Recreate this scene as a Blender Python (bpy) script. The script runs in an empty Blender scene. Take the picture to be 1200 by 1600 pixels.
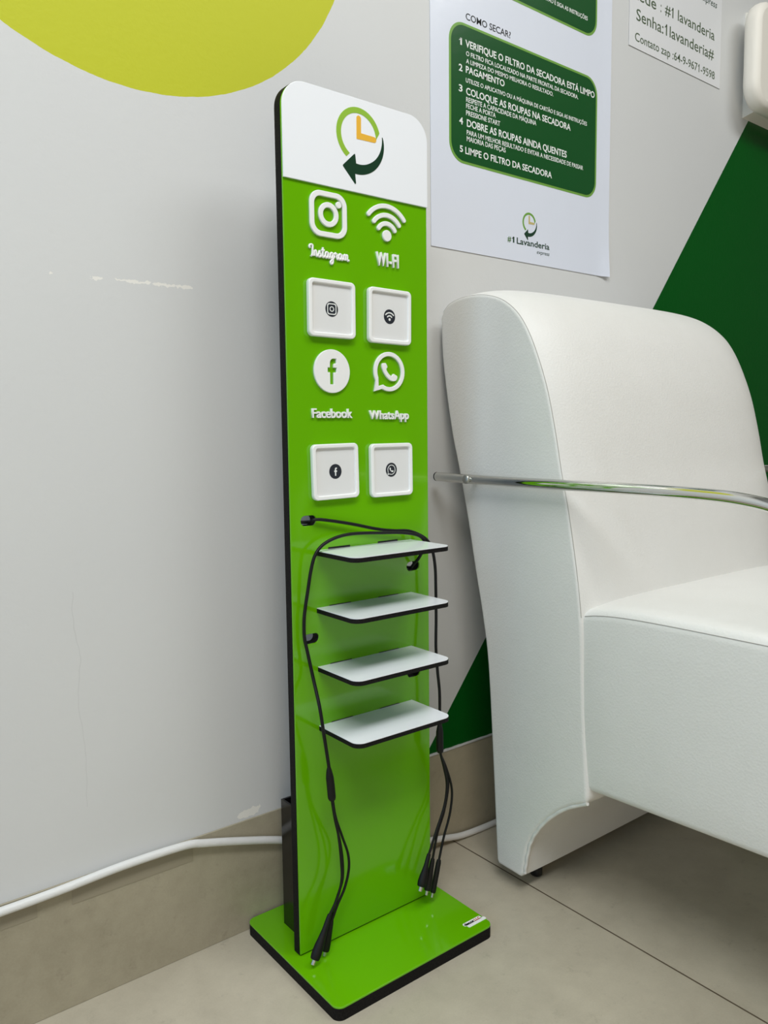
import bpy, bmesh, math, random
from mathutils import Vector, Matrix
random.seed(4)
SC = bpy.context.scene
COL = SC.collection

def srgb(r, g, b):
    f = lambda c: (c/255/12.92) if c/255 <= .04045 else ((c/255+.055)/1.055)**2.4
    return (f(r), f(g), f(b), 1)

# ------------------------------------------------------------------ camera
cam_d = bpy.data.cameras.new('camera'); cam = bpy.data.objects.new('camera', cam_d); COL.objects.link(cam)
F = Vector((0.6114, 0.7851, -0.0989)).normalized()
R = Vector((0.7882, -0.6153, -0.0117)); R = (R-F*R.dot(F)).normalized()
U = R.cross(F)
M = Matrix(((R.x, U.x, -F.x), (R.y, U.y, -F.y), (R.z, U.z, -F.z))).to_4x4()
M.translation = Vector((-0.3953, -0.9313, 0.6783))
cam.matrix_world = M
cam_d.sensor_fit = 'VERTICAL'; cam_d.sensor_height = 36; cam_d.lens = 1233.785/1600*36
cam_d.clip_start = .02
SC.camera = cam

# ------------------------------------------------------------------ world, lamps, exposure
w = bpy.data.worlds.new('world'); SC.world = w; w.use_nodes = True
w.node_tree.nodes['Background'].inputs[0].default_value = (.75, .85, 1, 1)
w.node_tree.nodes['Background'].inputs[1].default_value = .3
def area(name, loc, target, sx, sy, watts, color):
    d = bpy.data.lights.new(name, 'AREA'); d.shape = 'RECTANGLE'; d.size = sx; d.size_y = sy
    d.energy = watts; d.color = color
    o = bpy.data.objects.new(name, d); COL.objects.link(o); o.location = loc
    o.rotation_euler = (Vector(target)-Vector(loc)).to_track_quat('-Z', 'Y').to_euler()
    return o
area('ceiling_lamp_right', (1.15, -1.3, 2.36), (1.15, -1.3, 0), 1.2, .5, 9, (.97, 1, 1))
area('ceiling_lamp_centre', (.3, -.9, 2.36), (.3, -.9, 0), 1.0, .4, 4.5, (1, .97, .92))
area('ceiling_lamp_left', (-.75, -1.35, 2.36), (-.75, -1.35, 0), 1.2, .5, 20, (.98, 1, 1))
area('shop_window_daylight', (-2.3, -1.0, 1.1), (0.4, -.3, .5), 1.1, 1.6, 8, (.40, .70, 1))
area('warm_fill_light', (-1.6, -3.3, 1.0), (0.6, -.3, .4), 1.0, 1.7, 8, (1, .80, .57))  # added warm fill from behind the camera for the armchair's side, no door
SC.view_settings.view_transform = 'Standard'; SC.view_settings.look = 'None'
SC.view_settings.exposure = 0.84; SC.view_settings.gamma = 1

# ------------------------------------------------------------------ materials
class NT:
    def __init__(s, mat): s.t = mat.node_tree; s.n = s.t.nodes; s.l = s.t.links
    def put(s, sock, v):
        if v is None: return
        if hasattr(v, 'links'): s.l.new(v, sock)
        else: sock.default_value = v
    def m(s, op, a, b=None, c=None, clamp=False):
        n = s.n.new('ShaderNodeMath'); n.operation = op; n.use_clamp = clamp
        for i, v in enumerate((a, b, c)): s.put(n.inputs[i], v)
        return n.outputs[0]
    def pos(s):
        g = s.n.new('ShaderNodeNewGeometry'); x = s.n.new('ShaderNodeSeparateXYZ'); s.l.new(g.outputs['Position'], x.inputs[0])
        return g.outputs['Position'], x.outputs[0], x.outputs[1], x.outputs[2]
    def noise(s, scale, detail=4, vec=None, rough=.55):
        n = s.n.new('ShaderNodeTexNoise'); n.inputs['Scale'].default_value = scale; n.inputs['Detail'].default_value = detail
        n.inputs['Roughness'].default_value = rough
        if vec is None: vec = s.pos()[0]
        s.l.new(vec, n.inputs['Vector']); return n.outputs['Fac']
    def mix(s, f, a, b):
        n = s.n.new('ShaderNodeMix'); n.data_type = 'RGBA'
        s.put(n.inputs[0], f); s.put(n.inputs[6], a); s.put(n.inputs[7], b); return n.outputs[2]
    def ramp(s, f, lo, hi):
        n = s.n.new('ShaderNodeMapRange'); s.put(n.inputs[0], f); n.inputs[1].default_value = lo; n.inputs[2].default_value = hi
        return n.outputs[0]
    def bump(s, h, strength, dist):
        n = s.n.new('ShaderNodeBump'); n.inputs['Strength'].default_value = strength; n.inputs['Distance'].default_value = dist
        s.l.new(h, n.inputs['Height']); s.l.new(n.outputs[0], s.n['Principled BSDF'].inputs['Normal'])
def mat(name, col, rough=.5, metal=0, coat=0, spec=None):
    m = bpy.data.materials.new(name); m.use_nodes = True; b = m.node_tree.nodes['Principled BSDF']
    b.inputs['Base Color'].default_value = col; b.inputs['Roughness'].default_value = rough; b.inputs['Metallic'].default_value = metal
    b.inputs['Coat Weight'].default_value = coat; b.inputs['Coat Roughness'].default_value = .04
    if spec is not None: b.inputs['Specular IOR Level'].default_value = spec
    return m
def bs(m): return m.node_tree.nodes['Principled BSDF']

def wall_material():
    m = mat('painted_wall', srgb(212, 212, 211), .6); t = NT(m); p, X, Y, Z = t.pos()
    big = t.noise(1.3, 3); fine = t.noise(260, 3)
    base = t.mix(t.ramp(big, .35, .65), srgb(211, 212, 212), srgb(215, 216, 215))
    dx = t.m('ADD', X, .0289); dz = t.m('SUBTRACT', Z, 1.39)
    d = t.m('SQRT', t.m('ADD', t.m('MULTIPLY', dx, dx), t.m('MULTIPLY', dz, dz)))
    wob = t.m('MULTIPLY', t.m('SUBTRACT', t.noise(60, 2), .5), .002)
    circ = t.m('LESS_THAN', t.m('ADD', d, wob), .3108)
    k = (1.3551-.4217)/(1.3494-.1759)
    s = t.m('SUBTRACT', t.m('SUBTRACT', X, .4217), t.m('MULTIPLY', t.m('SUBTRACT', Z, .1759), k))
    lowz = t.m('GREATER_THAN', t.m('ADD', Z, t.m('MULTIPLY', wob, 1.2)), .1600)
    tri = t.m('MULTIPLY', t.m('GREATER_THAN', s, 0.0), lowz)
    # plaster showing through chipped paint
    wx = t.m('MULTIPLY', t.m('SUBTRACT', t.noise(150, 3), .5), .016)
    wz = t.m('MULTIPLY', t.m('SUBTRACT', t.noise(190, 3), .5), .009)
    chip = None
    for (cx, cz, rx, rz) in [(-.134, .8600, .0022, .0014), (-.0835, .8592, .0065, .0021), (-.0545, .8603, .008, .0013), (-.0375, .8599, .013, .0019),
                             (-.0235, .8607, .004, .0018), (-.004, .8602, .0145, .0022), (.0225, .8599, .0125, .0021), (.089, .1650, .016, .0055), (.101, .1690, .008, .003)]:
        ex = t.m('DIVIDE', t.m('SUBTRACT', t.m('ADD', X, wx), cx), rx); ez = t.m('DIVIDE', t.m('SUBTRACT', t.m('ADD', Z, wz), cz), rz)
        e = t.m('LESS_THAN', t.m('ADD', t.m('MULTIPLY', ex, ex), t.m('MULTIPLY', ez, ez)), 1.0)
        chip = e if chip is None else t.m('MAXIMUM', chip, e)
    # hairline crack
    cw = t.m('MULTIPLY', t.m('SUBTRACT', t.noise(9, 3), .5), .03)
    cr = t.m('MULTIPLY', t.m('LESS_THAN', t.m('ABSOLUTE', t.m('ADD', t.m('ADD', X, .125), cw)), .0005),
             t.m('MULTIPLY', t.m('GREATER_THAN', Z, .24), t.m('LESS_THAN', Z, .5)))
    c = t.mix(circ, base, t.mix(big, srgb(188, 193, 14), srgb(193, 197, 20)))
    c = t.mix(tri, c, srgb(2, 84, 20))
    c = t.mix(t.m('MULTIPLY', cr, .15), c, srgb(150, 150, 150))
    c = t.mix(chip, c, srgb(236, 234, 228))
    b = bs(m); t.l.new(c, b.inputs['Base Color'])
    t.l.new(t.m('SUBTRACT', .58, t.m('MULTIPLY', tri, .30)), b.inputs['Roughness'])
    t.l.new(t.m('SUBTRACT', .5, t.m('MULTIPLY', tri, .2)), b.inputs['Specular IOR Level'])
    h = t.m('ADD', t.m('MULTIPLY', t.noise(120, 2), .5), t.m('ADD', t.m('MULTIPLY', fine, .35), t.m('MULTIPLY', chip, -1.2)))
    t.bump(h, .22, .0016)
    return m
def tile_material(name, a, b_, grout=False, rough=.38):
    m = mat(name, a, rough); t = NT(m); p, X, Y, Z = t.pos()
    n1 = t.noise(3.2, 8, rough=.62); n2 = t.noise(19, 8, rough=.7); n3 = t.noise(420, 2)
    f = t.m('ADD', t.m('MULTIPLY', n1, .6), t.m('ADD', t.m('MULTIPLY', n2, .35), t.m('MULTIPLY', n3, .1)))
    c = t.mix(t.ramp(f, .40, .64), a, b_)
    spot = t.ramp(t.noise(34, 6, rough=.8), .58, .72)
    c = t.mix(t.m('MULTIPLY', spot, .3), c, srgb(108, 100, 86))
    h = n2
    if grout:
        g = t.m('LESS_THAN', t.m('ABSOLUTE', t.m('SUBTRACT', t.m('MODULO', t.m('ADD', X, 7.2-.4640+.36), .72), .36)), .00125)
        gy = t.m('LESS_THAN', t.m('ABSOLUTE', t.m('SUBTRACT', t.m('MODULO', t.m('ADD', Y, 7.2+.36+.645), .72), .36)), .00125)
        g = t.m('MAXIMUM', g, gy)
        c = t.mix(g, c, srgb(92, 80, 66)); h = t.m('SUBTRACT', t.m('MULTIPLY', n2, .3), t.m('MULTIPLY', g, 2))
    t.l.new(c, bs(m).inputs['Base Color'])
    t.bump(h, .12, .001)
    return m
def leather_material():
    m = mat('white_leather', srgb(223, 222, 217), .46, spec=.4); t = NT(m)
    v = t.n.new('ShaderNodeTexVoronoi'); v.inputs['Scale'].default_value = 330; t.l.new(t.pos()[0], v.inputs['Vector'])
    big = t.noise(16, 3)
    h = t.m('ADD', v.outputs['Distance'], t.m('MULTIPLY', big, 1.4))
    t.l.new(t.mix(big, srgb(220, 219, 214), srgb(226, 225, 221)), bs(m).inputs['Base Color'])
    t.bump(h, .22, .0009)
    return m
def mdf_material():
    m = mat('black_board', srgb(24, 22, 21), .75, spec=.2); t = NT(m); n = t.noise(500, 3)
    t.l.new(t.mix(t.ramp(n, .45, .8), srgb(12, 11, 11), srgb(34, 31, 28)), bs(m).inputs['Base Color']); t.bump(n, .3, .0004)
    return m
def dirt(m, a, b_, scale):
    t = NT(m); t.l.new(t.mix(t.noise(scale, 4), a, b_), bs(m).inputs['Base Color']); return m

WALL = wall_material()
FLOOR = tile_material('porcelain_floor', srgb(170, 162, 144), srgb(192, 184, 165), True)
SKIRT = tile_material('porcelain_baseboard', srgb(152, 144, 123), srgb(176, 168, 146), False, .45)
LEATHER = leather_material()
MDF = mdf_material()
GREEN = mat('green_acrylic', srgb(102, 176, 3), .13, coat=.25); dirt(GREEN, srgb(101, 175, 3), srgb(104, 178, 4), 2)
WHITE = mat('white_acrylic', srgb(243, 246, 251), .2, coat=.2)
PRINTW = mat('white_plastic', srgb(240, 241, 240), .38)
CARD = mat('white_card', srgb(226, 227, 227), .5)
RINGG = mat('lime_print', srgb(146, 190, 58), .3)
ORANGE = mat('orange_print', srgb(236, 182, 60), .3)
DARKG = mat('dark_green_print', srgb(18, 56, 34), .3)
NAVY = mat('charcoal_print', srgb(40, 44, 52), .4)
PAPER = mat('glossy_paper', srgb(226, 231, 243), .22, coat=.3); NTp = NT(PAPER); NTp.bump(NTp.noise(26, 3), .12, .004)
PAPER2 = mat('plain_paper', srgb(226, 227, 229), .5)
POSTG = mat('poster_green', srgb(26, 82, 38), .25, coat=.25)
NTg = NT(POSTG); NTg.bump(NTg.noise(70, 4), .1, .002)
POSTL = mat('poster_light_green', srgb(116, 164, 72), .3)
INKW = mat('white_ink', srgb(235, 238, 235), .35)
INKB = mat('black_ink', srgb(20, 22, 24), .4)
INKG = mat('green_ink', srgb(84, 120, 70), .5)
INKO = mat('olive_ink', srgb(80, 96, 72), .5)
INKD = mat('dark_green_ink', srgb(24, 60, 40), .5)
TAN = mat('tan_ink', srgb(196, 180, 120), .5)
RED = mat('red_ink', srgb(196, 50, 44), .4)
GREYINK = mat('grey_ink', srgb(140, 144, 144), .5)
RUBBER = mat('black_cord', srgb(12, 12, 13), .5, spec=.3); dirt(RUBBER, srgb(9, 9, 10), srgb(14, 14, 15), 90)
BOX = mat('black_acrylic', srgb(12, 12, 13), .16)
STEEL = mat('connector_metal', srgb(185, 186, 180), .35, 1)
CHROME = mat('chrome', srgb(214, 214, 210), .07, 1)
CAPB = mat('black_plastic', srgb(18, 18, 18), .5)
CABLEW = mat('white_conduit', srgb(224, 224, 222), .45); NTc = NT(CABLEW); NTc.bump(NTc.noise(130, 4), .35, .002)
HOUSING = mat('warm_white_plastic', srgb(240, 236, 226), .5); dirt(HOUSING, srgb(241, 237, 228), srgb(236, 231, 220), 8)
SEAM = mat('seam_thread', srgb(168, 164, 158), .8)
CEIL = mat('ceiling_white', srgb(196, 197, 198), .8)
PLAINW = mat('plain_wall', srgb(104, 104, 106), .7)
TAPE = mat('clear_tape', srgb(150, 142, 122), .3)
CAULK = mat('caulk', srgb(190, 190, 188), .6)

# ------------------------------------------------------------------ builders
def link(name, me, material, parent=None, smooth=None):
    o = bpy.data.objects.new(name, me); COL.objects.link(o)
    if material:
        me.materials.clear(); me.materials.append(material)
    if smooth:
        me.polygons.foreach_set('use_smooth', [True]*len(me.polygons)); me.set_sharp_from_angle(angle=math.radians(smooth))
    if parent: o.parent = parent
    return o
def empty(name, loc, label, cat, group=None):
    o = bpy.data.objects.new(name, None); COL.objects.link(o); o.location = loc; o.empty_display_size = .05
    return tag(o, label, cat, group)
def tag(o, label, cat, group=None):
    o['label'] = label; o['category'] = cat
    if group: o['group'] = group
    return o
def structure(o): o['kind'] = 'structure'; return o
def off(o):  # location of a root, to write children in world coordinates
    v = Vector((0, 0, 0))
    while o is not None: v += o.location; o = o.parent
    return v
def pydata(name, verts, faces, material, parent=None, smooth=None):
    d = off(parent) if parent else Vector((0, 0, 0))
    me = bpy.data.meshes.new(name); me.from_pydata([tuple(Vector(v)-d) for v in verts], [], faces)
    bm = bmesh.new(); bm.from_mesh(me); bmesh.ops.recalc_face_normals(bm, faces=bm.faces); bm.to_mesh(me); bm.free()
    return link(name, me, material, parent, smooth)
def box(name, lo, hi, material, parent=None, bevel=0, seg=2):
    bm = bmesh.new(); bmesh.ops.create_cube(bm, size=1)
    for v in bm.verts: v.co = Vector([lo[i]+(v.co[i]+.5)*(hi[i]-lo[i]) for i in range(3)])
    if bevel: bmesh.ops.bevel(bm, geom=bm.edges[:], offset=bevel, segments=seg, affect='EDGES', profile=.5)
    d = off(parent) if parent else Vector((0, 0, 0))
    for v in bm.verts: v.co -= d
    me = bpy.data.meshes.new(name); bm.to_mesh(me); bm.free()
    return link(name, me, material, parent, 40 if bevel else None)
def rrect(x0, z0, x1, z1, r, n=8, corners=(1, 1, 1, 1)):   # bl, br, tr, tl
    pts = []
    for i, (cx, cz, a, on) in enumerate(((x0, z0, 180, corners[0]), (x1, z0, 270, corners[1]), (x1, z1, 0, corners[2]), (x0, z1, 90, corners[3]))):
        if not on: pts.append((cx, cz)); continue
        ox = cx+(r if cx == x0 else -r); oz = cz+(r if cz == z0 else -r)
        for k in range(n+1):
            t = math.radians(a+90*k/n); pts.append((ox+r*math.cos(t), oz+r*math.sin(t)))
    return pts
def circle(cx, cz, r, n=48): return [(cx+r*math.cos(2*math.pi*k/n), cz+r*math.sin(2*math.pi*k/n)) for k in range(n)]
def arcpts(cx, cz, r, a0, a1, n=28): return [(cx+r*math.cos(math.radians(a0+(a1-a0)*k/n)), cz+r*math.sin(math.radians(a0+(a1-a0)*k/n))) for k in range(n+1)]
def stroke(path, wd, n=8, closed=False):
    """outline of a round-ended stroke of width wd along path"""
    P = [Vector((a, b)) for a, b in path]; L = []; Rr = []
    for i, p in enumerate(P):
        a = P[max(i-1, 0)]; b = P[min(i+1, len(P)-1)]
        d = (b-a).normalized(); nrm = Vector((-d.y, d.x))
        d0 = (p-a).normalized() if i else d
        k = 1/max(.5, abs(Vector((-d0.y, d0.x)).dot(nrm)))
        L.append(p+nrm*wd/2*k); Rr.append(p-nrm*wd/2*k)
    def cap(p, d): 
        a0 = math.atan2(d.y, d.x); return [p+Vector((math.cos(a0+math.pi/2-math.pi*k/n), math.sin(a0+math.pi/2-math.pi*k/n)))*wd/2 for k in range(1, n)]
    out = L+cap(P[-1], (P[-1]-P[-2]).normalized())+Rr[::-1]+cap(P[0], (P[0]-P[1]).normalized())
    return [(v.x, v.y) for v in out]
def curve_mesh(data):
    o = bpy.data.objects.new('tmp', data); COL.objects.link(o)
    dg = bpy.context.evaluated_depsgraph_get(); dg.update()
    me = bpy.data.meshes.new_from_object(o.evaluated_get(dg)); bpy.data.objects.remove(o)
    return me
def plate(name, loops, y0, y1, material, parent=None, bevel=0, plane='wall'):
    """filled outline (loops in x,z; inner loops are holes) between depths y0 (front, nearer the room) and y1;
    plane 'floor' lays it flat: loops in x,y between heights y0 (top) and y1"""
    c = bpy.data.curves.new('tmp', 'CURVE'); c.dimensions = '2D'; c.fill_mode = 'BOTH'
    th = abs(y1-y0); c.extrude = max(th/2-bevel, 1e-6); c.bevel_depth = bevel; c.bevel_resolution = 2; c.offset = -bevel
    for lp in loops:
        s = c.splines.new('POLY'); s.points.add(len(lp)-1); s.use_cyclic_u = True
        for p, q in zip(s.points, lp): p.co = (q[0], q[1], 0, 1)
    me = curve_mesh(c); bpy.data.curves.remove(c)
    d = off(parent) if parent else Vector((0, 0, 0)); mid = (y0+y1)/2
    for v in me.vertices:
        x, z, e = v.co
        v.co = (Vector((x, mid-e, z)) if plane == 'wall' else Vector((x, z, mid+e)))-d
    me.name = name
    return link(name, me, material, parent, 35)
def text(name, body, x0, z0, x1, cap, y0, y1, material, parent=None, bold=0, shear=0, spacing=1, plane='wall'):
    """printed or raised lettering; figures one get the slanted flag the built-in typeface lacks"""
    def make(b):
        c = bpy.data.curves.new('tmp', 'FONT'); c.body = b; c.size = 1; c.resolution_u = 3; c.offset = bold
        c.shear = shear; c.space_character = spacing; c.extrude = .5
        me = curve_mesh(c); bpy.data.curves.remove(c); return me
    me = make(body)
    bm = bmesh.new(); bm.from_mesh(me)
    for i, ch in enumerate(body):
        if ch != '1': continue
        m2 = make(body[:i+1]); right = max(v.co.x for v in m2.vertices); bpy.data.meshes.remove(m2)
        st_ = .075+2*bold; prof_ = [(right-st_-.13, .50-bold), (right-st_*.5, .682+bold), (right-st_*.5, .585-bold), (right-st_-.13, .42-bold)]
        vs = [bm.verts.new((x, y, e)) for e in (-.5, .5) for x, y in prof_]
        for q in ((0, 1, 2, 3), (7, 6, 5, 4), (0, 4, 5, 1), (1, 5, 6, 2), (2, 6, 7, 3), (3, 7, 4, 0)): bm.faces.new([vs[k] for k in q])
    bm.to_mesh(me); bm.free()
    xs = [v.co.x for v in me.vertices]; a, b = min(xs), max(xs)
    sz = cap/(.682+2*bold); sx = (x1-x0)/(b-a)
    d = off(parent) if parent else Vector((0, 0, 0))
    for v in me.vertices:
        X = x0+(v.co.x-a)*sx; Z = z0+(v.co.y+bold)*sz; e = v.co.z; th = abs(y1-y0)
        v.co = (Vector((X, (y0+y1)/2-e*th, Z)) if plane == 'wall' else Vector((X, Z, (y0+y1)/2+e*th)))-d
    me.name = name
    return link(name, me, material, parent)
def catmull(pts, n=8):
    P = [Vector(p) for p in pts]; out = []
    for i in range(len(P)-1):
        a = P[i-1] if i else P[0]*2-P[1]; b = P[i]; c = P[i+1]; d = P[i+2] if i+2 < len(P) else P[-1]*2-P[-2]
        for k in range(n):
            t = k/n
            out.append(.5*((2*b)+(c-a)*t+(2*a-5*b+4*c-d)*t*t+(3*b-a-3*c+d)*t**3))
    out.append(P[-1]); return out
def tube(name, path, rad, material, parent=None, seg=12, smooth_n=8, flat=1.0, raw=False, wide=None):
    """swept tube; rad a number or a list per control point; rounded-off ends"""
    P = [Vector(p) for p in path] if raw else catmull(path, smooth_n)
    n = len(P)
    if isinstance(rad, (int, float)): RR = [rad]*n
    else:
        m = len(rad); RR = []
        for i in range(n):
            t = i/(n-1)*(m-1); k = min(int(t), m-2); RR.append(rad[k]+(rad[k+1]-rad[k])*(t-k))
    T = [(P[min(i+1, n-1)]-P[max(i-1, 0)]).normalized() for i in range(n)]
    nv = Vector(wide) if wide else T[0].orthogonal().normalized(); V = []; Fc = []
    for i in range(n):
        nv = (nv-T[i]*nv.dot(T[i])).normalized(); bn = T[i].cross(nv)
        for k in range(seg):
            a = 2*math.pi*k/seg; V.append(P[i]+(nv*math.cos(a)+bn*math.sin(a)*flat)*RR[i])
    for i in range(n-1):
        for k in range(seg): Fc.append((i*seg+k, i*seg+(k+1) % seg, (i+1)*seg+(k+1) % seg, (i+1)*seg+k))
    Fc.append(tuple(range(seg))[::-1]); Fc.append(tuple(range((n-1)*seg, n*seg)))
    return pydata(name, V, Fc, material, parent, 50)
def disc(name, c, axis, r, th, material, parent=None, bevel=.0):
    ax = Vector(axis).normalized(); c = Vector(c); b = min(r*.25, th*.3)
    return tube(name, [c-ax*th/2, c-ax*(th/2-b), c+ax*(th/2-b), c+ax*th/2], [r-b, r, r, r-b], material, parent, 28, raw=True)

# ------------------------------------------------------------------ room
structure(pydata('floor', [(-2.6, 0, 0), (3, 0, 0), (3, -3.6, 0), (-2.6, -3.6, 0)], [(0, 1, 2, 3)], FLOOR))
structure(box('wall_back', (-2.6, 0, -.02), (3, .1, 2.4), WALL))
structure(box('wall_left', (-2.7, -3.6, 0), (-2.6, .1, 2.4), PLAINW))
structure(box('wall_right', (3, -3.6, 0), (3.1, .1, 2.4), PLAINW))
structure(box('wall_front', (-2.7, -3.7, 0), (3.1, -3.6, 2.4), PLAINW))
structure(box('ceiling', (-2.7, -3.7, 2.4), (3.1, .1, 2.5), CEIL))
structure(box('baseboard_back', (-2.6, -.0025, 0), (3, 0, .157), SKIRT, bevel=.0006, seg=1))
structure(tube('trim_1', [(.36, -.0015, .1582), (.47, -.0017, .1577), (.52, -.0015, .1583), (.7, -.0016, .1578), (1.4, -.0016, .158)], [.0022, .0017, .0024, .0018, .002], CAULK, seg=8))

# ------------------------------------------------------------------ green charging totem
OX, OY = 0.0956, -0.1175          # left end and front face of the upright
W = .22; BT = .0171
totem = empty('charging_totem', (OX+W/2, OY, 0), 'tall bright green charging totem with white header, white icons and four small white shelves', 'charging station')
def tp(u): return OX+u
def loops(ls): return [[(OX+a, b) for a, b in l] for l in ls]
def pl(name, ls, v0, v1, m, parent=totem, bevel=0): return plate(name, loops(ls), OY+v0, OY+v1, m, parent, bevel)
# base
bo = rrect(OX-.0168, OY-.1065, OX+.2397, OY+.1118, .011)
base = plate('base', [bo], 0.0146, 0, MDF, totem, plane='floor'); base['label'] = 'black base board'
bt = plate('base_top', [bo], BT, .0146, GREEN, base, bevel=.0006, plane='floor'); bt['label'] = 'green glossy base top'
st = plate('sticker', [rrect(.3005, -.2045, .3325, -.1985, .002)+[], ], BT+.0004, BT, PRINTW, base, plane='floor')
plate('sticker_strip', [rrect(.3035, -.2095, .3365, -.2035, .002)], BT+.0004, BT, PRINTW, st, plane='floor')
text('printed_text', 'decor', .3015, -.2042, .3195, .0045, BT+.0006, BT+.0004, INKB, st, bold=.05, plane='floor')
text('printed_text', 'LLC', .3205, -.2042, .3305, .0045, BT+.0006, BT+.0004, RED, st, bold=.02, plane='floor')
# upright
slot = lambda u, z, w=.0225, h=.0125: rrect(u-w/2, z-h/2, u+w/2, z+h/2, h/2-.0001)
SL = [slot(.0259, .5732), slot(.1920, .4986), slot(.0266, .4258), slot(.1920, .3500)]
out = rrect(0, BT+.0009, W, 1.0855, .031, 14, (0, 0, 1, 1))
upr = pl('upright_board', [out]+SL, .0025, .0147, MDF); upr['label'] = 'black core board'
pl('front_sheet', [rrect(.0003, BT+.0022, W-.0003, 1.0850, .0307, 14, (0, 0, 1, 1))]+SL, 0, .0025, GREEN, totem, .0005)['label'] = 'glossy green front sheet'
# header
hd = pl('header_panel', [rrect(.0006, .9741, W-.0004, 1.0853, .0305, 14, (0, 0, 1, 1))], -.0025, 0, WHITE, totem, .0004); hd['label'] = 'white header plate'
def logo(parent, cx, cz, s, y, th, ring, hand, arrow):
    """clock ring, two hands and the arrow that closes the ring; cx, cz centre, s scale"""
    P = lambda pts: [(cx+a*s, cz+b*s) for a, b in pts]
    plate('logo_ring', [P(arcpts(0, 0, .0334, 17, 235, 50)+arcpts(0, 0, .0266, 238, 2, 50))], y-th, y, ring, parent)
    plate('logo_hand', [P(stroke([(.0002, .0208), (0, .0002), (.0236, .0004)], .0068))], y-th, y, hand, parent)
    o_ = [(.0378*math.cos(math.radians(a)), .0378*math.sin(math.radians(a))) for a in (7,)]
    inner = []; outer = []
    for k in range(31):
        f = k/30; a = math.radians(9-f*107)
        ri = .0364-.0030*min(1, f*1.6); ro = .0374+.0086*f**.8
        inner.append((ri*math.cos(a), ri*math.sin(a))); outer.append((ro*math.cos(a), ro*math.sin(a)))
    head = [(-.0052, -.0566), (-.0066, -.0580), (-.0078, -.0566), (-.0240, -.0402), (-.0246, -.0388), (-.0238, -.0376), (-.0078, -.0228), (-.0064, -.0220), (-.0058, -.0236)]
    plate('logo_arrow', [P(inner[::-1]+outer+head)], y-th, y, arrow, parent)
logo(hd, OX+.1085, 1.0412, 1, OY-.0025, .0003, RINGG, ORANGE, DARKG)
# raised icons
T = .003
du, dz = -.002, -.0004
def sh(pts): return [(a+du, b+dz) for a, b in pts]
ig = pl('camera_icon', [sh(rrect(.0371, .9146, .0908, .9678, .0150, 10)), sh(rrect(.0434, .9208, .0846, .9616, .0098, 10))], -T, 0, PRINTW, totem, .0006)
pl('icon_ring', [sh(circle(.0640, .9412, .0144)), sh(circle(.0640, .9412, .0082))], -T, 0, PRINTW, ig, .0006)
pl('icon_dot', [sh(circle(.0789, .9547, .0040, 24))], -T, 0, PRINTW, ig, .0006)
wf = pl('wifi_icon', [sh(circle(.1532, .9290, .0070, 32))], -T, 0, PRINTW, totem, .0006)
for rr, aa in ((.0370, 50.5), (.0258, 52), (.0155, 57)):
    pl('wifi_arc', [sh(stroke(arcpts(.1531, .9284, rr, 90+aa, 90-aa), .0056))], -T, 0, PRINTW, wf, .0006)
fb = pl('round_icon', [sh(circle(.0650, .7554, .0264, 64)),
   sh([(.0617, .7395), (.0673, .7395), (.0673, .7540), (.0715, .7540), (.0719, .7598), (.0673, .7598), (.0673, .7624), (.0678, .7642), (.0690, .7650), (.0714, .7650), (.0714, .7706), (.0672, .7708), (.0648, .7702), (.0630, .7688), (.0619, .7664), (.0617, .7638), (.0617, .7598), (.0583, .7598), (.0583, .7540), (.0617, .7540)])], -T, 0, PRINTW, totem, .0005)
fb['label'] = 'white disc with a cut-out letter f'
c0 = (.1545, .7582)
bub = arcpts(c0[0], c0[1], .0252, -118, 208, 60)+[(.1296, .7326)]
inn = arcpts(c0[0], c0[1], .0198, -122, 203, 50)+[(c0[0]-.0180, .7392)]
wa = pl('bubble_icon', [sh(bub), sh(inn)], -T, 0, PRINTW, totem, .0005)
hs = catmull([(.1464, .7690), (.1436, .7684), (.1423, .7655), (.1432, .7615), (.1462, .7558), (.1510, .7505), (.1562, .7472), (.1608, .7462), (.1652, .7472), (.1672, .7500), (.1672, .7528), (.1640, .7546), (.1612, .7556), (.1590, .7532), (.1572, .7527), (.1540, .7549), (.1512, .7578), (.1496, .7606), (.1500, .7624), (.1512, .7640), (.1500, .7668), (.1484, .7688), (.1464, .7690)], 4)[:-1]
pl('handset', [sh([(v[0], v[1]) for v in [(p.x, p.y) for p in [Vector((q.x, q.y)) for q in [Vector((*t_, 0)) if len(t_) == 2 else t_ for t_ in hs]]]])], -T, 0, PRINTW, wa, .0005)
# raised lettering
text('lettering', 'WI-FI', OX+.1340, .8903, OX+.1698, .0168, OY-.0028, OY, PRINTW, totem, bold=.016, spacing=1.14)
text('lettering', 'Facebook', OX+.0330, .6982, OX+.0926, .0114, OY-.0028, OY, PRINTW, totem, bold=.014, spacing=.98)
text('lettering', 'WhatsApp', OX+.1198, .6968, OX+.1846, .0112, OY-.0028, OY, PRINTW, totem, bold=.014, spacing=1.02)
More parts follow.
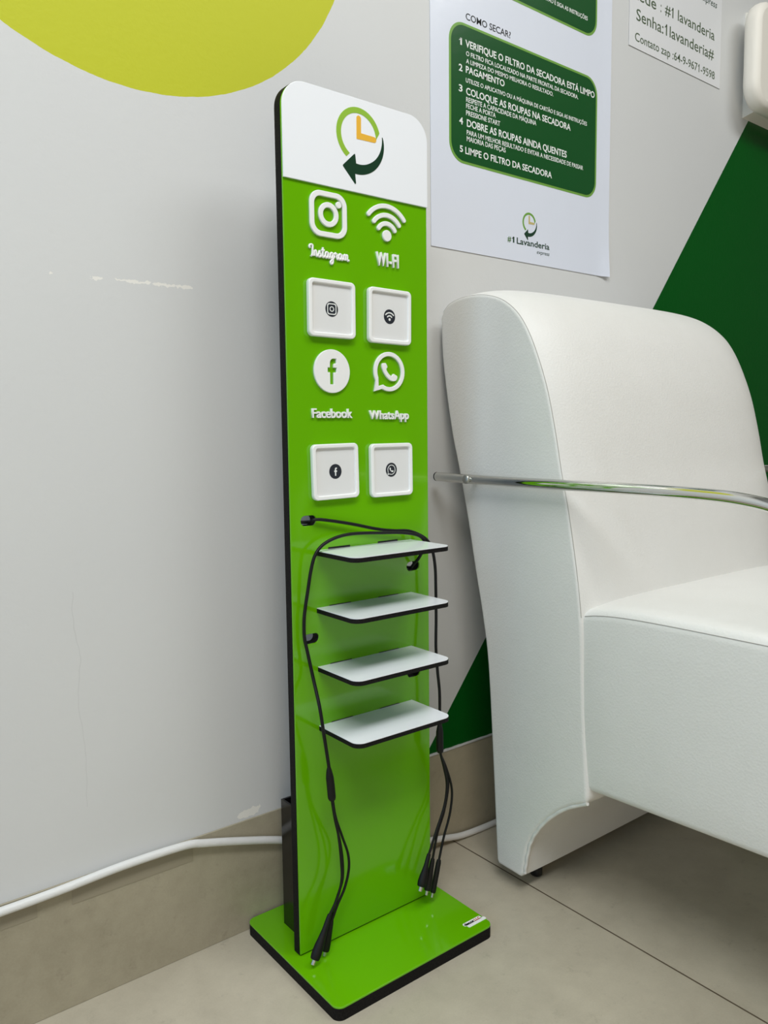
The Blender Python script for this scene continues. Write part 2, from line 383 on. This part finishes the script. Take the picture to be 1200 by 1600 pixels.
# script word: pen strokes (x in letter widths, y in x-heights)
SCR = [
 [[(.15, 1.35), (.0, 1.55), (.1, 1.85), (.42, 1.95), (.62, 1.8), (.6, 1.2), (.55, .4), (.42, -.02), (.30, .05)]],
 [[(.9, 1.0), (.9, .5), (.88, 0)], [(.9, .55), (1.1, .95), (1.3, .9), (1.32, .4), (1.36, .05), (1.55, .1), (1.75, .5)]],
 [[(1.75, .4), (1.95, 1.05), (2.0, .7), (2.18, .35), (2.1, .03), (1.85, .02), (1.75, .15)], [(2.1, .05), (2.35, .2)]],
 [[(2.62, 1.75), (2.58, 1.0), (2.55, .3), (2.65, .02), (2.9, .12), (3.05, .4)], [(2.28, 1.2), (2.9, 1.25)]],
 [[(3.62, .85), (3.4, 1.0), (3.12, .8), (3.08, .3), (3.25, .0), (3.5, .2), (3.64, .9)], [(3.66, 1.0), (3.64, .3), (3.78, .02), (4.0, .2)]],
 [[(4.58, .85), (4.36, 1.0), (4.1, .8), (4.06, .3), (4.22, .02), (4.45, .2), (4.6, .9)], [(4.62, 1.0), (4.6, .2), (4.56, -.7), (4.3, -1.0), (4.08, -.75), (4.3, -.35), (4.75, .15), (4.95, .6)]],
 [[(4.95, .75), (5.06, 1.05), (5.2, .95), (5.4, .85), (5.36, .3), (5.5, .02), (5.7, .2)]],
 [[(6.3, .85), (6.08, 1.0), (5.8, .8), (5.76, .3), (5.92, .02), (6.18, .2), (6.32, .9)], [(6.34, 1.0), (6.32, .3), (6.45, .02), (6.65, .3)]],
 [[(6.72, 1.0), (6.72, 0)], [(6.72, .6), (6.95, 1.0), (7.12, .85), (7.12, 0)], [(7.12, .6), (7.35, 1.0), (7.52, .85), (7.5, .25), (7.62, .0), (7.85, .12)]]]
sx, sz = .0580/7.9, .0065
wordmark = None
for L_ in SCR:
    for s_ in L_:
        pts = [(OX+.0342+a*sx, OY-.0012, .8902+b*sz) for a, b in s_]
        o = tube('lettering' if wordmark is None else 'letter_stroke', pts, .00138, PRINTW, totem if wordmark is None else wordmark, 8, 5)
        if wordmark is None: wordmark = o; o['label'] = 'white script wordmark'
# four card frames
def card_frame(u, z, s, rot, kind):
    cx, cz = OX+u, z
    def tr(pts):
        c_, s_ = math.cos(rot), math.sin(rot)
        return [(cx+a*c_-b*s_, cz+a*s_+b*c_) for a, b in pts]
    h = s/2
    fr = plate('card_frame', [tr(rrect(-h, -h, h, h, .0065)), tr(rrect(-h+.0052, -h+.0052, h-.0052, h-.0052, .0028))], OY-.0068, OY, PRINTW, totem, .0012)
    i = h-.0050
    plate('card', [tr(rrect(-i, -i, i, i, .002))], OY-.0038, OY-.0004, CARD, fr)
    y0, y1 = OY-.0040, OY-.0038; y2 = OY-.0042
    plate('emblem_disc', [tr(circle(0, 0, .0092, 36))], y0, y1, NAVY, fr)
    k = .0068/.0264
    def ic(lps):
        plate('emblem', [tr([((a)*k, (b)*k) for a, b in lp]) for lp in lps], y2, y0, INKW, fr)
    if kind == 'camera':
        ic([rrect(-.0262, -.0262, .0262, .0262, .012), rrect(-.0215, -.0215, .0215, .0215, .009)]); ic([circle(0, 0, .0125), circle(0, 0, .0085)])
    elif kind == 'wifi':
        ic([circle(0, -.014, .0065, 24)])
        for rr in (.018, .033): ic([stroke(arcpts(0, -.014, rr, 138, 42), .0062)])
    elif kind == 'f':
        ic([[(a-.0650, b-.7554) for a, b in [(.0617, .7345), (.0683, .7345), (.0683, .7530), (.0735, .7530), (.0739, .7598), (.0683, .7598), (.0683, .7650), (.0698, .7670), (.0734, .7670), (.0734, .7736), (.0672, .7738), (.0630, .7712), (.0617, .7658), (.0617, .7598), (.0573, .7598), (.0573, .7530), (.0617, .7530)]]])
    else:
        ic([[(a-c0[0], b-c0[1]) for a, b in bub], [(a-c0[0], b-c0[1]) for a, b in arcpts(c0[0], c0[1], .0220, -122, 203, 50)+[(c0[0]-.0200, .7372)]]])
        ic([[(a-c0[0], b-c0[1]) for a, b in [(q.x, q.y) for q in hs]]])
    return fr
card_frame(.0630, .8295, .0682, -.006, 'camera')['label'] = 'upper left white card frame'
card_frame(.1525, .8275, .0690, -.012, 'wifi')['label'] = 'upper right white card frame'
card_frame(.0642, .6322, .0685, .018, 'f')['label'] = 'lower left white card frame'
card_frame(.1528, .6310, .0690, .006, 'bubble')['label'] = 'lower right white card frame'
# shelves
for k, z in enumerate((.5356, .4634, .3886, .3123)):
    x0, x1 = OX+.0351, OX+.1880; y0, y1 = OY-.0820, OY
    o2 = rrect(x0, y0, x1, y1, .0125, 10, (1, 1, 0, 0))
    s = plate('shelf', [o2], z-.0008, z-.0062, MDF, totem, plane='floor'); s['label'] = ('top', 'second', 'third', 'bottom')[k]+' black edged shelf board'
    plate('shelf_top', [rrect(x0+.0002, y0+.0002, x1-.0002, y1, .0124, 10, (1, 1, 0, 0))], z, z-.0008, WHITE, s, plane='floor')['label'] = 'white laminate'
    for a, b in ((.0538, .0873), (.1318, .1652)):
        box('tab_slot', (OX+a, OY-.0003, z-.001), (OX+b, OY, z+(.0022 if k == 0 else .0010)), CAPB, s)
# open-topped charger box behind the upright
bx0, bx1, by0, by1, bz = .1155, .2960, -.1028, -.0435, .1930
rb = box('charger_box', (bx0, by1-.003, BT), (bx1, by1, bz), BOX, totem)
box('box_side', (bx0, by0, BT), (bx0+.003, by1-.003, bz), BOX, rb)
box('box_side', (bx1-.003, by0, BT), (bx1, by1-.003, bz), BOX, rb)

# ------------------------------------------------------------------ two multi-head charging cables
def charging_cable(name, label, cord, splitter, branches):
    root = empty(name, cord[0], label, 'cable', 'charging cables on the totem')
    tube('cord', cord, .0021, RUBBER, root, 10)
    tube('splitter', splitter, [.0022, .0036, .0050, .0052, .0052, .0050, .0042], RUBBER, root, 12)
    for path, con, kind in branches:
        b = tube('branch_cord', path, .0017, RUBBER, root, 8)
        d = (Vector(con[1])-Vector(con[0])).normalized()
        wd = {'big': .0052, 'mid': .0040, 'slim': .0033}[kind]
        a = Vector(con[0]); e = Vector(con[1]); L = (e-a).length
        pts = [a+(e-a)*t for t in (0, .1, .35, .55, .7, .86, .97, 1)]
        pr = {'big': [.0026, .0030, .0034, .0047, .0059, .0065, .0060, .0052], 'mid': [.0026, .0032, .0038, .0044, .0048, .0050, .0048, .0042],
              'slim': [.0028, .0036, .0038, .0038, .0038, .0039, .0038, .0032]}[kind]
        c = tube('connector', pts, pr, RUBBER, b, 14, raw=True, flat=.62, wide=(.8, -.6, 0))
        tube('plug_tip', [e-d*.001, e+d*.0062], wd*.5, STEEL, c, 10, raw=True, flat=.45, wide=(.8, -.6, 0))
    return root
charging_cable('charging_cable', 'black three-headed charging cable hanging down the left side in front of the green totem',
 [(.2875, -.0960, .4955), (.2861, -.1135, .4962), (.2854, -.1215, .5021), (.2859, -.1315, .5113), (.2883, -.1375, .5231), (.2890, -.1395, .5346), (.2805, -.1365, .5430), (.2566, -.1340, .5482), (.225, -.1315, .5507), (.1927, -.1315, .5531), (.1667, -.1315, .5532), (.1464, -.1315, .5496), (.1302, -.1315, .5424), (.1202, -.1315, .5311), (.1154, -.1295, .5128), (.1121, -.1275, .4902), (.1092, -.1255, .4695), (.1069, -.1255, .4532), (.1068, -.1255, .4323), (.109, -.1275, .4155), (.1141, -.1315, .3817), (.1126, -.1475, .3482), (.1153, -.1515, .315), (.1239, -.1475, .2731), (.1248, -.1475, .2640)],
 [(.1243, -.1475, .2700), (.1246, -.1475, .2646), (.1254, -.1475, .2560), (.1266, -.1475, .2440), (.1276, -.1475, .2320), (.1279, -.1475, .2296), (.1282, -.1475, .2270)],
 [([(.1278, -.1490, .229), (.1309, -.1490, .2063), (.1375, -.1470, .173), (.1425, -.1440, .1396), (.1427, -.1440, .115), (.1360, -.1437, .0936), (.1231, -.1435, .0740)], [(.1240, -.1435, .0760), (.0975, -.1475, .0290)], 'big'),
  ([(.1289, -.1470, .229), (.1332, -.1470, .2026), (.1445, -.1435, .1731), (.1563, -.1395, .1429), (.1570, -.1395, .121), (.150, -.1395, .0988), (.139, -.1395, .0814), (.1290, -.1395, .0620)], [(.1291, -.1395, .0640), (.1200, -.1378, .0250)], 'mid'),
  ([(.1285, -.1455, .229), (.1338, -.1445, .1986), (.1436, -.1405, .1635), (.1490, -.1375, .1359), (.1495, -.1360, .1099), (.1430, -.1350, .0911), (.1330, -.1345, .0700)], [(.1332, -.1345, .0710), (.1225, -.1335, .0330)], 'slim')])
charging_cable('charging_cable', 'black three-headed charging cable hanging past the right edge of the green totem',
 [(.1220, -.0960, .5695), (.1254, -.1135, .5712), (.1277, -.1215, .5744), (.1424, -.1235, .573), (.1797, -.1245, .5655), (.2195, -.1245, .5558), (.2473, -.1245, .5512), (.2723, -.1255, .5488), (.2903, -.1285, .5420), (.3002, -.1325, .5340), (.3065, -.1355, .5211), (.3097, -.1375, .4979), (.3108, -.1375, .4700), (.3111, -.1375, .4280), (.3087, -.1395, .3866), (.3095, -.1415, .3539), (.313, -.1415, .3247), (.3134, -.1415, .2984), (.3131, -.1415, .2730)],
 [(.3132, -.1415, .2790), (.3131, -.1415, .2740), (.3130, -.1415, .2660), (.3129, -.1415, .2540), (.3131, -.1415, .2440), (.3134, -.1415, .2400), (.3137, -.1415, .2370)],
 [([(.3132, -.1430, .2390), (.3142, -.1425, .2323), (.3213, -.1415, .2104), (.3296, -.1375, .1832), (.3247, -.1375, .1543), (.3075, -.1395, .1235), (.2914, -.1415, .0950)], [(.2919, -.1415, .0961), (.2748, -.1445, .0560)], 'big'),
  ([(.3138, -.1410, .2390), (.315, -.1415, .232), (.3253, -.1395, .2086), (.3341, -.1355, .1811), (.3264, -.1355, .1462), (.3114, -.1375, .118), (.3003, -.1395, .0840)], [(.3008, -.1395, .0854), (.2874, -.1425, .0445)], 'mid'),
  ([(.3140, -.1395, .2390), (.3159, -.1405, .2318), (.3275, -.1395, .208), (.3411, -.1355, .1723), (.3374, -.1355, .1393), (.3249, -.1355, .1059), (.3138, -.1375, .0768)], [(.3142, -.1375, .078), (.2995, -.1405, .0355)], 'slim')])

# ------------------------------------------------------------------ white conduit along the baseboard
yw = -.0095
cable = tube('white_conduit', [(-.62, yw, .153), (-.40, yw, .1528), (-.232, yw, .1530), (-.1640, yw, .1540), (-.0870, yw, .1572), (-.0100, yw, .1556), (.0200, yw, .1495), (.0690, yw, .1357), (.130, yw, .1165), (.20, yw, .090), (.30, yw, .055), (.40, yw-.001, .0240), (.44, yw-.001, .0145), (.4760, yw-.002, .0075), (.52, yw-.003, .0053), (.5540, yw-.003, .0050), (.62, yw-.003, .005), (.8, yw-.002, .005), (1.2, yw-.002, .005)], .0051, CABLEW, seg=14)
tag(cable, 'thin white plastic conduit running along the baseboard and behind the totem', 'conduit')
for n_, (a, b) in enumerate(((-.238, -.186), (-.147, .006))):
    t_ = box('adhesive_tape', (a, -.0030, .1275), (b, -.0025, .1500), TAPE)
    tag(t_, ('short strip of clear tape on the baseboard at the left edge of the picture', 'long strip of clear tape on the baseboard below the white conduit')[n_], 'tape')

# ------------------------------------------------------------------ paper poster with drying instructions
PX0, PX1, PZ0, PZ1 = .4266, .8630, .9628, 1.75
poster = empty('instruction_poster', ((PX0+PX1)/2, 0, PZ0), 'large glossy paper poster with green instruction panels on the wall above the armchair', 'poster')
nx, nz = 26, 40; V = []; Fc = []
for side in (0, 1):
    for j in range(nz+1):
        for i in range(nx+1):
            x = PX0+(PX1-PX0)*i/nx; z = PZ0+(PZ1-PZ0)*j/nz
            a = max(0, (x-(PX1-.035))/.035); b = max(0, 1-(z-PZ0)/.12)
            curl = .0045*a*a*(b*b)+.0012*a*a
            V.append((x, -.0012-curl+side*.0006, z))
N = (nx+1)*(nz+1)
for side in (0, 1):
    for j in range(nz):
        for i in range(nx):
            q = [side*N+j*(nx+1)+i, side*N+j*(nx+1)+i+1, side*N+(j+1)*(nx+1)+i+1, side*N+(j+1)*(nx+1)+i]
            Fc.append(tuple(q if side == 0 else q[::-1]))
rim = [i for i in range(nx+1)]+[j*(nx+1)+nx for j in range(1, nz+1)]+[nz*(nx+1)+i for i in range(nx-1, -1, -1)]+[j*(nx+1) for j in range(nz-1, 0, -1)]
for k in range(len(rim)): a, b = rim[k], rim[(k+1) % len(rim)]; Fc.append((a, b, b+N, a+N))
pydata('sheet', V, Fc, PAPER, poster, 40)
yp = -.0012
def panel(x0, z0, x1, z1, r=.030):
    e = plate('panel_border', [rrect(x0, z0, x1, z1, r, 10)], yp-.0003, yp, POSTL, poster)
    plate('green_panel', [rrect(x0+.0042, z0+.0038, x1-.0042, z1-.0038, r-.003, 10)], yp-.0006, yp-.0003, POSTG, poster)
panel(.4642, 1.0962, .8250, 1.3042)
panel(.4642, 1.3708, .8212, 1.58)
ty = yp-.0006
def tx(s, x0, x1, z, cap, m=INKW, bold=.008, y=ty, **k): return text('printed_text', s, x0, z, x1, cap, y-.0002, y, m, poster, bold=bold, **k)
tx('COMO SECAR?', .4996, .5998, 1.3108, .0100, INKB, y=yp, bold=.009)
tx('1', .4850, .4908, 1.2705, .0102, bold=.02); tx('VERIFIQUE O FILTRO DA SECADORA ESTÁ LIMPO', .4984, .8166, 1.2702, .0107, bold=.016)
tx('O FILTRO FICA LOCALIZADO NA PARTE FRONTAL DA SECADORA.', .4998, .7711, 1.2578, .0068)
tx('A LIMPEZA DO MESMO MELHORA O RESULTADO.', .4998, .7046, 1.2468, .0066)
tx('2', .4842, .4919, 1.2320, .0102, bold=.02); tx('PAGAMENTO', .4991, .5853, 1.2325, .0102, bold=.016)
tx('UTILIZE O APLICATIVO OU A MÁQUINA DE CARTÃO E SIGA AS INSTRUÇÕES', .4991, .7960, 1.2184, .0066)
tx('3', .4841, .4918, 1.2018, .0102, bold=.02); tx('COLOQUE AS ROUPAS NA SECADORA', .4997, .7512, 1.2004, .0107, bold=.016)
tx('RESPEITE A CAPACIDADE DA MÁQUINA', .4997, .6621, 1.1896, .0073)
tx('FECHE A PORTA', .4997, .5649, 1.1803, .0071)
tx('PRESSIONE START', .4996, .5752, 1.1697, .0074)
tx('4', .4849, .4927, 1.1537, .0104, bold=.02); tx('DOBRE AS ROUPAS AINDA QUENTES', .5013, .7416, 1.1530, .0111, bold=.016)
tx('PARA UM MELHOR RESULTADO E EVITAR A NECESSIDADE DE PASSAR', .5009, .7868, 1.1409, .0072)
tx('MAIORIA DAS PEÇAS', .5009, .5884, 1.1313, .0074)
tx('5', .4858, .4926, 1.1124, .0098, bold=.02); tx('LIMPE O FILTRO DA SECADORA', .4978, .7028, 1.1115, .0104, bold=.016)
tx('UTILIZE O APLICATIVO OU A MÁQUINA DE CARTÃO E SIGA AS INSTRUÇÕES', .4991, .7943, 1.3952, .0066)
logo(poster, .6468, 1.0290, .50, yp, .0003, POSTL, TAN, INKD)
tx('#', .5941, .6030, .9918, .0092, INKG, y=yp, bold=.02, shear=0); tx('1', .6045, .6105, .9916, .0095, INKD, y=yp, bold=.02); tx('Lavanderia', .6164, .6989, .9910, .0102, INKD, y=yp, bold=.016)
tx('express', .6668, .6991, .9810, .0062, INKD, y=yp, shear=.25, bold=.0)

# ------------------------------------------------------------------ Wi-Fi notice
SX0, SX1, SZ0 = .9165, 1.2340, 1.3893
notice = empty('wifi_notice', ((SX0+SX1)/2, 0, SZ0), 'small white paper notice with green network name and password, right of the poster', 'notice')
box('sheet', (SX0, -.0014, SZ0), (SX1, -.0008, 1.62), PAPER2, notice)
def sx_(s, x0, x1, z, cap, m=INKO): return text('printed_text', s, x0, z, x1, cap, -.0016, -.0014, m, notice, bold=.004)
sx_('Rede', .9230, 1.0000, 1.4750, .0200); sx_(':', 1.0148, 1.0175, 1.4760, .0200); sx_('#1', 1.0296, 1.0580, 1.4768, .0190); sx_('lavanderia', 1.0736, 1.2085, 1.4775, .0200)
sx_('Senha:1lavanderia#', .9377, 1.2075, 1.4390, .0205)
sx_('Contato zap :64-9-9671-9598', .9347, 1.2130, 1.4020, .0152)
text('printed_text', 'express', 1.1540, 1.5420, 1.2150, .0130, -.0016, -.0014, INKD, notice, shear=.25)

# ------------------------------------------------------------------ white plastic housing at the right edge
hb = empty('plastic_housing', (1.45, 0, 1.36), 'white rounded plastic housing fixed on the wall above the dark green paint', 'wall box')
HX = 1.332
hp = pydata('back_plate', [(HX, 0, 1.3530), (HX+.30, 0, 1.3530), (HX+.30, 0, 1.57), (HX, 0, 1.57), (HX+.006, -.030, 1.362), (HX+.294, -.030, 1.362), (HX+.294, -.030, 1.562), (HX+.006, -.030, 1.562)],
            [(0, 1, 2, 3), (4, 5, 6, 7), (0, 1, 5, 4), (1, 2, 6, 5), (2, 3, 7, 6), (3, 0, 4, 7)], HOUSING, hb)
plate('cover', [rrect(1.2720, 1.3500, 1.56, 1.566, .050, 14)], -.062, -.026, HOUSING, hb, .014)

# ------------------------------------------------------------------ white armchair
XC, CW = .434, .545
chair = empty('armchair', (XC+CW/2, -.30, 0), 'white leather armchair with chrome tube arms standing against the wall', 'armchair')
prof = catmull([(-.012, .852, 0), (-.016, .785, 0), (-.033, .690, 0), (-.0515, .621, 0), (-.068, .557, 0), (-.086, .473, 0), (-.101, .407, 0), (-.113, .335, 0), (-.122, .211, 0), (-.129, .098, 0), (-.133, .034, 0)], 5)
prof += [Vector(p) for p in ((-.138, .028, 0), (-.160, .0275, 0), (-.181, .027, 0))]
prof += catmull([(-.1865, .032, 0), (-.189, .050, 0), (-.196, .082, 0), (-.209, .108, 0), (-.232, .137, 0), (-.262, .163, 0), (-.297, .183, 0)], 5)
prof += catmull([(-.300, .190, 0), (-.298, .219, 0), (-.293, .288, 0), (-.290, .356, 0), (-.287, .420, 0), (-.278, .491, 0), (-.263, .572, 0), (-.251, .622, 0), (-.240, .676, 0), (-.226, .732, 0), (-.210, .776, 0), (-.192, .814, 0), (-.172, .842, 0), (-.147, .862, 0), (-.121, .873, 0), (-.090, .879, 0), (-.056, .879, 0), (-.030, .873, 0), (-.0165, .863, 0)], 5)
PR = [(p.x, p.y) for p in prof]
nP = len(PR)
NR = []
for i in range(nP):
    a = Vector(PR[i-1]); b = Vector(PR[(i+1) % nP]); d = (b-a).normalized(); NR.append(Vector((-d.y, d.x)))
area2 = sum(PR[i][0]*PR[(i+1) % nP][1]-PR[(i+1) % nP][0]*PR[i][1] for i in range(nP))
if area2 > 0: NR = [-n for n in NR]
RO = .006
stations = []
for k in range(7): a = math.pi/2*k/6; stations.append((XC+RO*(1-math.sin(a)) if False else XC+RO*(1-math.cos(a)), -RO*(1-math.sin(a))))
puff = lambda d: .013*(1-math.exp(-d/.035))
xs = [XC+RO+(CW-2*RO)*(.5-.5*math.cos(math.pi*k/60)) for k in range(1, 60)]
ST = stations+[(x, puff(min(x-XC, XC+CW-x)-RO)) for x in xs]+[(2*XC+CW-x, o) for x, o in stations[::-1]]
V = []; Fc = []
for x, o in ST:
    for i in range(nP):
        y, z = PR[i]; n = NR[i]
        k = o
        if o > 0:
            back = max(0, min(1, (n.x-.1)/.6)); low = max(0, min(1, (.30-z)/.1))
            k = o*(1-back)*(1-.85*low)
        if n.x < -.5 and .425 < z < .66:      # soft folds where the cover is pulled towards the seat corner
            e = x-XC; g_ = math.sin(math.pi*(z-.425)/.235)
            k += .0022*g_*math.exp(-(e/.10)**2)*(1-math.exp(-e/.012))*math.sin(e*95+(z-.43)*42)
        V.append((x, y+n.x*k, z+n.y*k))
nS = len(ST)
for s in range(nS-1):
    for i in range(nP): Fc.append((s*nP+i, s*nP+(i+1) % nP, (s+1)*nP+(i+1) % nP, (s+1)*nP+i))
Fc.append(tuple(range(nP))); Fc.append(tuple(range((nS-1)*nP, nS*nP)))
bk = pydata('backrest', V, Fc, LEATHER, chair, 38); bk['label'] = 'white leather back running down to the floor as rear support'
# welt seams along the side panel edges
fi = [i for i in range(nP) if PR[i][0] < -.0 and (PR[i][1] > .43 and NR[i].x < .35 or PR[i][1] > .86)]
seamL = [(XC+.0022, PR[i][0]+NR[i].x*-.0017, PR[i][1]+NR[i].y*-.0017) for i in fi]
tube('seam', seamL, .0006, SEAM, bk, 6, raw=True)
ci = [i for i in range(nP) if -.299 < PR[i][0] <= -.1865 and .03 < PR[i][1] < .186]
tube('piping', [(XC+.004+.0008*math.sin(k*1.9), PR[i][0]-.0005, PR[i][1]-.0005) for k, i in enumerate(ci)], .0028, LEATHER, bk, 8, raw=True)
# seat
def seat_mesh():
    x0, x1, y0, y1, z0, z1 = XC+.0045, XC+CW-.0045, -.655, -.272, .197, .436
    nx, ny = 28, 26; r = .012
    # cross-section in x-z swept along y: rounded box with a crowned top and slightly full sides
    sec = []
    def add(x, z): sec.append((x, z))
    n = 7
    for k in range(n): t = k/(n-1); add(x0, z0+r+(z1-z0-2*r)*t)
    for k in range(1, 6): a = math.pi-math.pi/2*k/6; add(x0+r+r*math.cos(a), z1-r+r*math.sin(a))
    for k in range(nx+1): t = k/nx; add(x0+r+(x1-x0-2*r)*t, z1)
    for k in range(1, 6): a = math.pi/2-math.pi/2*k/6; add(x1-r+r*math.cos(a), z1-r+r*math.sin(a))
    for k in range(n): t = k/(n-1); add(x1, z1-r-(z1-z0-2*r)*t)
    for k in range(1, 5): a = -math.pi/2*k/5; add(x1-r+r*math.cos(a), z0+r+r*math.sin(a))
    for k in range(9): t = k/8; add(x1-r-(x1-x0-2*r)*t, z0)
    for k in range(1, 5): a = -math.pi/2-math.pi/2*k/5; add(x0+r+r*math.cos(a), z0+r+r*math.sin(a))
    V = []; Fc = []; m = len(sec)
    ys = [y1-(y1-y0)*k/ny for k in range(ny+1)]
    xm, hw = (x0+x1)/2, (x1-x0)/2
    for y in ys:
        f = max(0, (y0+.05-y)/.05); rf = .045*(1-math.sqrt(max(0, 1-f*f)))   # rolled front edge
        g = (y1-y)/(y1-y0)
        for x, z in sec:
            tz = (z-z0)/(z1-z0)
            d = 1-abs(x-xm)/hw
            edge = .016*(1-math.exp(-g/.10))*1.0
            crown = (.010*(1-math.exp(-max(0, d)*hw/.04))+edge)*max(0, (tz-.55)/.45)
            low = .014*max(0, g-.04)*max(0, (.45-tz)/.45)
            side = -.004*math.sin(math.pi*min(1, max(0, tz)))*(1-math.exp(-g/.06)) if abs(x-x0) < .001 else (.004*math.sin(math.pi*min(1, max(0, tz))) if abs(x-x1) < .001 else 0)
            V.append((x+side, y+rf*0, z+crown+low-(rf if tz > .6 else -rf*.5)*1.0))
    for s in range(len(ys)-1):
        for i in range(m): Fc.append((s*m+i, s*m+(i+1) % m, (s+1)*m+(i+1) % m, (s+1)*m+i))
    Fc.append(tuple(range(m))); Fc.append(tuple(range((len(ys)-1)*m, len(ys)*m)))
    seam = [Vector(V[s*m+n+1])+Vector((-.0003, 0, .0002)) for s in range(1, len(ys))]
    return V, Fc, seam
V, Fc, sm = seat_mesh()
seat = pydata('seat', V, Fc, LEATHER, chair, 40); seat['label'] = 'thick white seat block'
tube('seam', [tuple(p) for p in sm], .0005, SEAM, seat, 6, raw=True)
# chrome arm tubes, bent down in front as legs
for side in (0, 1):
    xt = XC-.0165 if side == 0 else XC+CW+.0165
    sg = -1 if side == 0 else 1
    ys0, yb = (-.023, -.095) if side == 0 else (-.125, -.150)
    path = [(xt, ys0, .6115), (xt, yb-.005, .6100), (xt, -.20, .6092), (xt, -.30, .6090), (xt, -.40, .6085), (xt, -.46, .6072)]
    path += [(xt, -.500, .6048), (xt, -.535, .5995), (xt, -.565, .590), (xt, -.592, .574), (xt, -.612, .550), (xt, -.622, .520), (xt, -.625, .48), (xt, -.625, .30), (xt, -.625, .12), (xt, -.625, .008)]
    a = tube('arm', path, .0070, CHROME, chair, 24, 6); a['label'] = 'chrome tube arm bent down as a front leg'
    disc('end_cap', (xt, ys0+.0015, .6115), (0, 1, 0), .0069, .005, CAPB, a)
    disc('foot_cap', (xt, -.625, .005), (0, 0, 1), .0085, .010, CAPB, a)
    disc('screw', (xt+sg*.0085, yb, .6103), (1, 0, 0), .0068, .006, STEEL, a)
    disc('spacer', (xt-sg*.0095, yb, .6105), (1, 0, 0), .004, .012, CAPB, a)
    disc('spacer', (xt-sg*.012, -.60, .30), (1, 0, 0), .006, .026, STEEL, a)
for x, y in ((XC+.060, -.160), (XC+CW-.060, -.160)):
    disc('foot', (x, y, .0143), (0, 0, 1), .0095, .0285, CAPB, chair)
